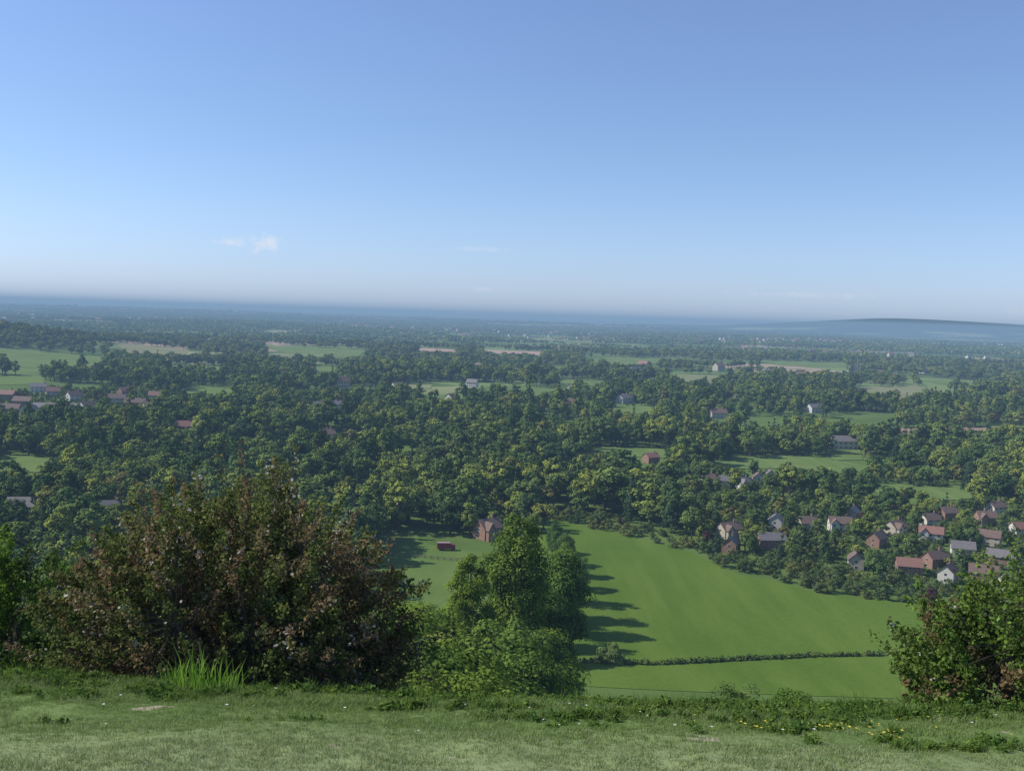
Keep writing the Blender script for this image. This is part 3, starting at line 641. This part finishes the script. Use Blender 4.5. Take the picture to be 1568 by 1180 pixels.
def bev(name,c,s,mat,bv=.08,taper=None):
    bm=bmesh.new();bmesh.ops.create_cube(bm,size=1)
    for v in bm.verts:
        v.co=Vector((v.co.x*s[0],v.co.y*s[1],v.co.z*s[2]))
        if taper and v.co.z>0 and v.co.x>0:v.co.x-=taper
        v.co+=Vector(c)
    bmesh.ops.bevel(bm,geom=bm.edges[:],offset=bv,segments=2,affect='EDGES')
    me=bpy.data.meshes.new(name);bm.to_mesh(me);bm.free();me.materials.append(mat);return obj(name,me,parent=e)
bev('box_body',(-1,0,1.75),(5,2.3,2.2),M_red);bev('cab',(2.55,0,1.35),(1.9,2.1,1.7),M_red,.1,.35);bev('windscreen',(3.30,0,1.8),(.2,1.8,.6),M_glass,.03,.1)
bev('roof_panel',(-1,0,2.9),(4.9,2.2,.08),M_pale,.03);bev('chassis',(0,0,.6),(6.6,1.2,.25),M_tyre,.03);bev('side_window',(2.55,-1.05,1.75),(.9,.06,.5),M_glass,.02)
for x_ in(-2.3,-1.3,2.4):
    for y_ in(-.95,.95):
        bm=bmesh.new();bmesh.ops.create_cone(bm,cap_ends=True,segments=20,radius1=.45,radius2=.45,depth=.28,matrix=Matrix.Translation((x_,y_,.42))@Matrix.Rotation(math.pi/2,4,'X'))
        me=bpy.data.meshes.new('wheel');bm.to_mesh(me);bm.free();me.materials.append(M_tyre);obj('wheel',me,parent=e)
# ------------------------------------------------------------------ haze layer (low lying air volume, scattered light put in as emission colour)
hz=Acc();boxm(hz,(0,0,34),(150000,150000,188));hm_=hz.mesh('haze',[])
mh,N,L=newmat('glowing_haze')
Linf=np.array([.225,.355,.53]);ext=np.array([.95,1.0,1.08]);dens=1/6800.
ab=N.new('ShaderNodeVolumeAbsorption');ab.inputs['Density'].default_value=dens*1.3;cc=1-ext/1.3;ab.inputs['Color'].default_value=(*cc,1)
em=N.new('ShaderNodeEmission');E=Linf*ext;em.inputs['Color'].default_value=(*(E/E.max()),1);em.inputs['Strength'].default_value=float(E.max()*dens)
ad=N.new('ShaderNodeAddShader');L.new(ab.outputs[0],ad.inputs[0]);L.new(em.outputs[0],ad.inputs[1])
o_=N.new('ShaderNodeOutputMaterial');L.new(ad.outputs[0],o_.inputs['Volume'])
hm_.materials.append(mh);obj('haze',hm_)
# ------------------------------------------------------------------ sky, sun
AZ,EL=84,41
w=bpy.data.worlds.new("World");scene.world=w;w.use_nodes=True;N=w.node_tree.nodes;L=w.node_tree.links;N.clear()
sky=N.new('ShaderNodeTexSky');sky.sky_type='NISHITA';sky.sun_disc=False;sky.sun_elevation=math.radians(EL);sky.sun_rotation=math.radians(-AZ);sky.altitude=200;sky.air_density=1.0;sky.dust_density=.4;sky.ozone_density=1.0
tc=N.new('ShaderNodeTexCoord')
bg=N.new('ShaderNodeBackground');bg.inputs[1].default_value=.12
sx=N.new('ShaderNodeSeparateXYZ');L.new(tc.outputs['Generated'],sx.inputs[0])
tint=ramp(N,[(0,(.64,.86,1.58)),(.03,(.74,.89,1.42)),(.08,(.80,.93,1.30)),(.17,(.84,.96,1.22)),(.4,(1.02,1.05,1.32)),(1,(.97,1.05,1.3))]);L.new(sx.outputs[2],tint.inputs[0])
tm=N.new('ShaderNodeVectorMath');tm.operation='MULTIPLY';L.new(sky.outputs[0],tm.inputs[0]);L.new(tint.outputs[0],tm.inputs[1])
cur=tm.outputs[0]
def vm(op,a,b):
    q=N.new('ShaderNodeVectorMath');q.operation=op
    for k,v in enumerate((a,b)):
        if v is None:continue
        if isinstance(v,tuple):q.inputs[k].default_value=v
        else:L.new(v,q.inputs[k])
    return q
nz=N.new('ShaderNodeTexNoise');nz.inputs['Scale'].default_value=110;nz.inputs['Detail'].default_value=5;L.new(tc.outputs['Generated'],nz.inputs['Vector'])
for az,el,rx,rz_,am in [(-13.9,3.5,.018,.009,.85),(-15.8,3.45,.016,.006,.6),(-1.8,3.65,.03,.003,.25),(-1.8,1.4,.012,.003,.3),(16,1.6,.08,.004,.2),(27,1,.02,.004,.35),(-28.5,11.5,.02,.006,.35)]:
    a=math.radians(az);b=math.radians(el);d=(math.sin(a)*math.cos(b),math.cos(a)*math.cos(b),math.sin(b))
    s=vm('SUBTRACT',tc.outputs['Generated'],d);q=vm('MULTIPLY',s.outputs[0],(1/rx,1/rx,1/rz_));ln=vm('LENGTH',q.outputs[0],None)
    m1=N.new('ShaderNodeMath');m1.operation='MULTIPLY_ADD';L.new(nz.outputs[0],m1.inputs[0]);m1.inputs[1].default_value=2.2;L.new(ln.outputs['Value'],m1.inputs[2])
    mp=N.new('ShaderNodeMapRange');mp.interpolation_type='SMOOTHSTEP';L.new(m1.outputs[0],mp.inputs[0]);mp.inputs[1].default_value=2.2;mp.inputs[2].default_value=.9;mp.inputs[3].default_value=0;mp.inputs[4].default_value=am
    mx=N.new('ShaderNodeMix');mx.data_type='RGBA';L.new(mp.outputs[0],mx.inputs[0]);L.new(cur,mx.inputs[6]);mx.inputs[7].default_value=(6.9,7.0,7.6,1);cur=mx.outputs[2]
L.new(cur,bg.inputs[0]);ow=N.new('ShaderNodeOutputWorld');L.new(bg.outputs[0],ow.inputs[0])
a=math.radians(AZ);b=math.radians(EL);sd=Vector((-math.sin(a)*math.cos(b),math.cos(a)*math.cos(b),math.sin(b)))
sl=bpy.data.lights.new('sun','SUN');sl.energy=5.0;sl.angle=math.radians(.5);sl.color=(1,.95,.86)
so=bpy.data.objects.new('sun',sl);so.rotation_euler=sd.to_track_quat('Z','Y').to_euler();so.location=(-200,100,300);COL.objects.link(so)
# ------------------------------------------------------------------ camera
cd=bpy.data.cameras.new('camera');cd.sensor_width=36;cd.lens=35.33;cd.clip_start=.1;cd.clip_end=200000
co=bpy.data.objects.new('camera',cd);co.matrix_world=Matrix.Translation((0,0,EYE))@(Matrix.Rotation(math.radians(90-4.01),4,'X')@Matrix.Rotation(math.radians(1.83),4,'Z'))
COL.objects.link(co);scene.camera=co
